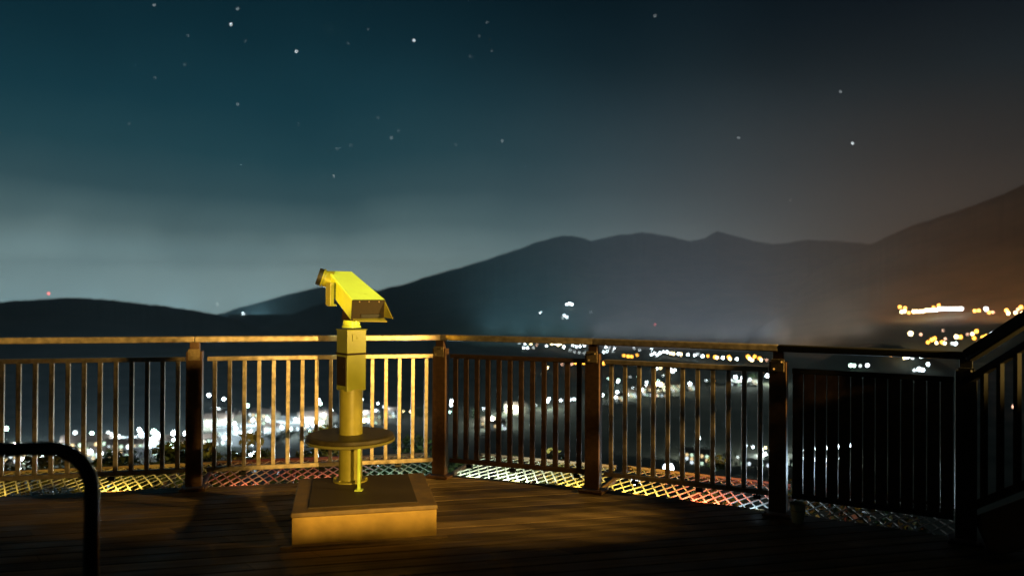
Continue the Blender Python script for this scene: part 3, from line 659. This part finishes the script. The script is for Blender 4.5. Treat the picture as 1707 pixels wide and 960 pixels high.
# buildings
M_wall = [mat('pale_plaster', (.55, .53, .5), .8, 0, .1, .2), mat('cream_plaster', (.5, .46, .36), .8, 0, .1, .2), mat('grey_render', (.32, .33, .34), .8, 0, .1, .2)]
M_roof = [mat('concrete_roof', (.42, .43, .42), .8, 0, .15, .3), mat('tile_roof', (.20, .14, .11), .8, 0, .3, .5)]
M_win = [mat('lit_window_cool', (.5, .5, .5), .4, emit=(.78, .92, 1), strength=3.0), mat('lit_window_warm', (.5, .5, .5), .4, emit=(1, .72, .35), strength=2.2), mat('lit_window_green', (.5, .5, .5), .4, emit=(.7, 1, .75), strength=2.4)]
def house_src(k):
    w, d, h = ((14, 10, 7), (24, 12, 9), (34, 16, 6))[k]
    t = thing('building', (0, 0, 0), 'x', 'building')
    m = MB(); m.box((0, 0, h / 2 - 1), (w, d, h + 2)); m.build('wall', M_wall[k], t)
    m = MB()
    if k < 2:
        m.add([(-w / 2 - .5, -d / 2 - .6, h), (w / 2 + .5, -d / 2 - .6, h), (w / 2 + .5, d / 2 + .6, h), (-w / 2 - .5, d / 2 + .6, h), (-w / 2 - .5, 0, h + 3.6), (w / 2 + .5, 0, h + 3.6)], [(0, 1, 5, 4), (2, 3, 4, 5), (0, 4, 3), (1, 2, 5), (3, 2, 1, 0)])
    else:
        m.box((0, 0, h + .3), (w + 1, d + 1, .5)); m.box((4, 0, h + 1.3), (6, 4, 1.5))
    rf = m.build('roof', M_roof[0 if k == 2 else 1], t)
    if k < 2:
        m = MB(); m.box((w * .28, d * .15, h + 3), (1.1, 1.1, 3)); m.build('chimney', M_wall[2], rf)
    nwx = (4, 6, 7)[k]; nz_ = (2, 3, 1)[k]
    for i in range(nwx):
        for j in range(nz_):
            if (i * 7 + j * 3 + k) % 4 == 0: continue
            m = MB(); m.box((-w / 2 + w * (i + .5) / nwx, -d / 2 - .06, 1.8 + j * 2.9), (1.5, .12, 1.6)); m.build('window', M_win[(i + j + k) % 3], t)
    return t
hp = [house_src(0), house_src(1), house_src(2)]; hu = set()
blds = [(42, 770, 1, 'pale building with lit windows seen through the hoop'), (95, 772, 0, 'small pale building at the right end of the view through the hoop'), (165, 765, 0, 'small house behind the third bar right of the hoop'),
        (212, 760, 1, 'lit building midway between hoop and brown post'), (262, 758, 2, 'wide flat lit building with white lamps over it, left of the brown post'), (298, 755, 1, 'pale building touching the brown post on its left side'),
        (350, 742, 0, 'small house just right of the brown post'), (420, 740, 2, 'long flat building at the lower edge of the town, right of the brown post'), (378, 708, 1, 'pale building under the upper lamps right of the brown post'),
        (486, 716, 2, 'flat building with bluish light left of the viewer'), (525, 712, 1, 'building under a pale roof just left of the viewer pole'), (455, 722, 0, 'small house between the two flat buildings'),
        (622, 705, 1, 'building right behind the bars beside the viewer pole'), (655, 695, 0, 'small house right of the viewer behind the lit bars'), (812, 712, 0, 'small greenish lit house behind the dark railing section'),
        (830, 716, 0, 'second greenish lit house, beside the first, behind the dark railing'), (860, 688, 1, 'building in the lamp row behind the dark railing section'), (1076, 658, 1, 'building left of the bright facade right of the middle post'),
        (1098, 660, 2, 'bright flat building in the centre of the lamps right of the middle post'), (1150, 650, 0, 'small house right of the bright facade'), (1232, 642, 2, 'wide flat building with two lamps over it near the right corner post'),
        (1160, 772, 1, 'green lit building low behind the bars left of the right corner post'), (1272, 775, 2, 'flat white lit building touching the right corner post'), (1350, 775, 2, 'flat building glimpsed between the black bars'),
        (1035, 668, 0, 'small house just right of the middle post'),
        (143, 760, 1, 'pale building left of the small house behind the bars beside the hoop'), (184, 754, 2, 'flat lit building under two orange lamps right of the hoop'), (240, 757, 2, 'flat lit building left of the wide one beside the brown post'),
        (280, 752, 0, 'small house between the wide flat building and the brown post'), (398, 722, 2, 'flat building above the long one right of the brown post'), (362, 716, 1, 'two storey building closest to the brown post on its right'),
        (506, 705, 2, 'flat building in the upper row left of the viewer'), (548, 703, 0, 'small house touching the viewer pole on its left'), (440, 706, 1, 'building beside the single red lamp'),
        (1055, 662, 0, 'second small house right of the middle post'), (1120, 652, 1, 'building just right of the bright flat one'), (1262, 640, 0, 'small house right beside the right corner post, in the upper row')]
for px, py, k, lb in blds:
    p = on_land(px, py); rz = random.uniform(-.5, .5)
    if k not in hu: o = hp[k]; hu.add(k); o.location = p; o.rotation_euler = (0, 0, rz)
    else: o = copy_thing(hp[k], p, rz)
    bs = random.uniform(1.25, 1.7) if px < 560 and k else 1.1; o.scale = (bs, bs, bs)
    o['label'] = lb; o['group'] = 'buildings of the town'

# pools of lamp light on streets, car parks and walls
def pool(px, py, power, col=(.78, .93, 1.0), h=11, name='street_lamp_light'):
    p = on_land(px, py); light(name, 'POINT', p + Z * h + Vector((0, -4, 0)), power, col, size=1.0)
for px, py in ((60, 765), (92, 766), (150, 758), (188, 752), (208, 758), (238, 748), (262, 752), (292, 748), (308, 748), (362, 700), (382, 718), (420, 722), (440, 718), (462, 716), (480, 720), (500, 716), (520, 716), (350, 722), (375, 735), (405, 738), (440, 735), (470, 730), (505, 724), (30, 768), (130, 752), (172, 748), (540, 712), (552, 700), (608, 704), (628, 700), (645, 694)):
    pool(px, py, 80000 if px < 320 else 15000, (.74, .93, 1.0), 16)
for px, py in ((820, 705), (850, 690), (912, 680), (1030, 662), (1075, 655), (1098, 655), (1235, 642), (1165, 768), (1270, 768), (820, 712), (1280, 640), (1345, 765)):
    pool(px, py, 60000, (.85, 1.0, .85))

# trees in the valley
def tree_src():
    t = thing('tree', (0, 0, 0), 'x', 'tree')
    m = MB(); leaves(m, (0, 0, 9), 5.2, 5.2, 5.5, 900, .55, 91); m.build('crown', M_leaf[1], t)
    m = MB(); m.tube([(0, 0, -1), (0.2, 0, 4), (0, .2, 9)], [.5, .35, .12], 8)
    for k in range(5):
        a = k * 1.3; m.tube([(0, 0, 4 + k * .6), (2.6 * cos(a), 2.6 * sin(a), 7.5 + k * .7)], [.2, .06], 6)
    m.build('trunk', M_bark, t); return t
tp = tree_src(); first = True
for i, (px, py, s_, lb) in enumerate(((330, 775, 1.2, 'dark round tree in front of the town beside the brown post'), (452, 745, 1.1, 'dark tree under the long flat building'), (478, 742, 1.3, 'dark tree below the bluish lit building'), (500, 738, 1.2, 'dark tree just left of the viewer base'),
        (640, 712, 1.4, 'dark tree behind the bars right of the viewer'), (668, 708, 1.5, 'dark tree behind the bars, second to the left of the corner'), (700, 706, 1.5, 'dark tree behind the last bars left of the corner post'), (735, 710, 1.4, 'dark tree hidden mostly by the corner post'),
        (790, 705, 1.2, 'dim tree left of the greenish houses'), (115, 782, 1.1, 'dark tree right of the lamps in the hoop'), (225, 776, 1.0, 'dark tree below the bright lamps left of the brown post'), (1215, 782, 1.2, 'dark tree low behind the bars near the right corner post'),
        (1255, 640, 1.4, 'dark tree by the wide flat building near the right corner post'), (1180, 650, 1.4, 'dark tree right of the small house'), (1010, 675, 1.3, 'dark tree just right of the middle post'))):
    p = on_land(px, py)
    if first: o = tp; o.location = p; o.scale = (s_, s_, s_); first = False
    else: o = copy_thing(tp, p, i * 1.1, s_)
    o['label'] = lb; o['group'] = 'dark trees in the valley'

# light that the towns throw up into the haze
def glow(px, py, power, col, up=40, angle=150):
    power *= 8
    p = on_land(px, py) + Z * up
    h = Vector((p.x, p.y, 0)).normalized(); light('haze_uplight', 'SPOT', p, power, col, p + h * 10 + Z * 6, 20, 100, 1.0)
for px in range(1480, 1800, 40): glow(px, 550, .65e6, (1, .32, .09))
for px in range(1300, 1480, 45): glow(px, 592, 1.1e6, (1, .58, .38))
for px in range(1000, 1300, 40): glow(px, 590, 1.0e6, (.95, .86, .92))
for px in range(820, 1000, 45): glow(px, 582, .75e6, (.45, .9, 1))
for px in range(20, 700, 80): glow(px, 740, .012e6, (.75, .95, 1))

for px, dd in ((-150, 7200), (20, 8000), (150, 7600), (290, 8600), (430, 9800)):      # unseen uplights added behind the left hill to pale the far ridge
    p = at_depth(px, 488, dd); p.z = gz(p.x, p.y) + 40; h = Vector((p.x, p.y, 0)).normalized()
    light('haze_uplight', 'SPOT', p, 1.1e8, (.5, .85, .92), p + h * 10 + Z * 4, 20, 110, 1.0)
# added light blocker with tall pillar behind the camera, cutting the terrace lamp's beam
wl = thing('light_blocker', (1.9, -2.0, 0), 'unseen stepped light blocker with a tall pillar on the terrace behind the viewpoint', 'wall')
LP_ = Vector((2.4, -2.8, 0))
def blocker_piece(a0, a1, z1, name):
    m = MB(); n_ = 6
    for k in range(n_):
        b0 = R(a0 + (a1 - a0) * k / n_); b1 = R(a0 + (a1 - a0) * (k + 1) / n_)
        p = [LP_ + Vector((sin(b), cos(b), 0)) * rr_ + Z * z_ for z_ in (0, z1) for b, rr_ in ((b0, .8), (b1, .8), (b1, .95), (b0, .95))]
        m.hexa(p)
    return m.build(name, M_dark, wl)
blocker_piece(-75, -30.2, 1.509, 'blocker_step'); blocker_piece(-30.15, -27.6, 1.498, 'blocker_step'); blocker_piece(-27.55, -27.2, 1.46, 'blocker_step'); blocker_piece(-27.15, -19.4, 1.379, 'blocker_step'); blocker_piece(-19.35, 30, 2.6, 'upright')

# ------------------------------------------------------------------ stars
def star_src(r, st, col=(.85, .95, 1)):
    m = MB(); m.lathe((0, 0, 0), [(0, -r), (r * .87, -r * .5), (r * .87, r * .5), (0, r)], 8); return m.build('star', mat('star_glow', (1, 1, 1), .5, emit=col, strength=st))
ss = [star_src(24, 5.0), star_src(18, 1.8), star_src(13, .9)]; su = set()
stars = [(385, 41, 0, 'bright star high at the left, lower of a close pair'), (494, 86, 0, 'bright star right of and below the close pair'), (690, 68, 0, 'bright star above and right of the viewer'), (257, 9, 1, 'star near the top edge at the left'), (396, 15, 1, 'star at the top edge, upper of the close pair'),
         (1092, 27, 1, 'lone star near the top edge right of the middle'), (396, 174, 1, 'lone star at mid height of the left sky'), (1421, 239, 0, 'brightest star in the right half of the sky'), (1401, 153, 1, 'star above the brightest one at the right'), (1231, 230, 1, 'star left of the brightest one at the right'),
         (1318, 333, 2, 'faint low star above the right mountain'), (556, 294, 1, 'low star straight above the viewer'), (837, 235, 1, 'star in the middle of the sky at mid height'), (652, 230, 1, 'lower star of the small pair at mid height'), (664, 218, 2, 'upper star of the small pair at mid height')]
faint = [(313, 60), (409, 69), (308, 108), (614, 49), (580, 73), (497, 207), (215, 206), (630, 197), (760, 241), (784, 95), (820, 85), (799, 61), (585, 242), (258, 130), (562, 248), (812, 38)]
for px, py, k, lb in stars + [(a, c, 2, None) for a, c in faint]:
    p = Vector((0, 0, EYE)) + cam_dir(px, py) * 30000
    if k not in su: o = ss[k]; su.add(k)
    else: o = ss[k].copy(); COL.objects.link(o)
    o.location = p; tag(o, lb or 'one of the faintest stars of the left half of the sky', 'star', 'stars' if lb else 'faint stars of the left sky')
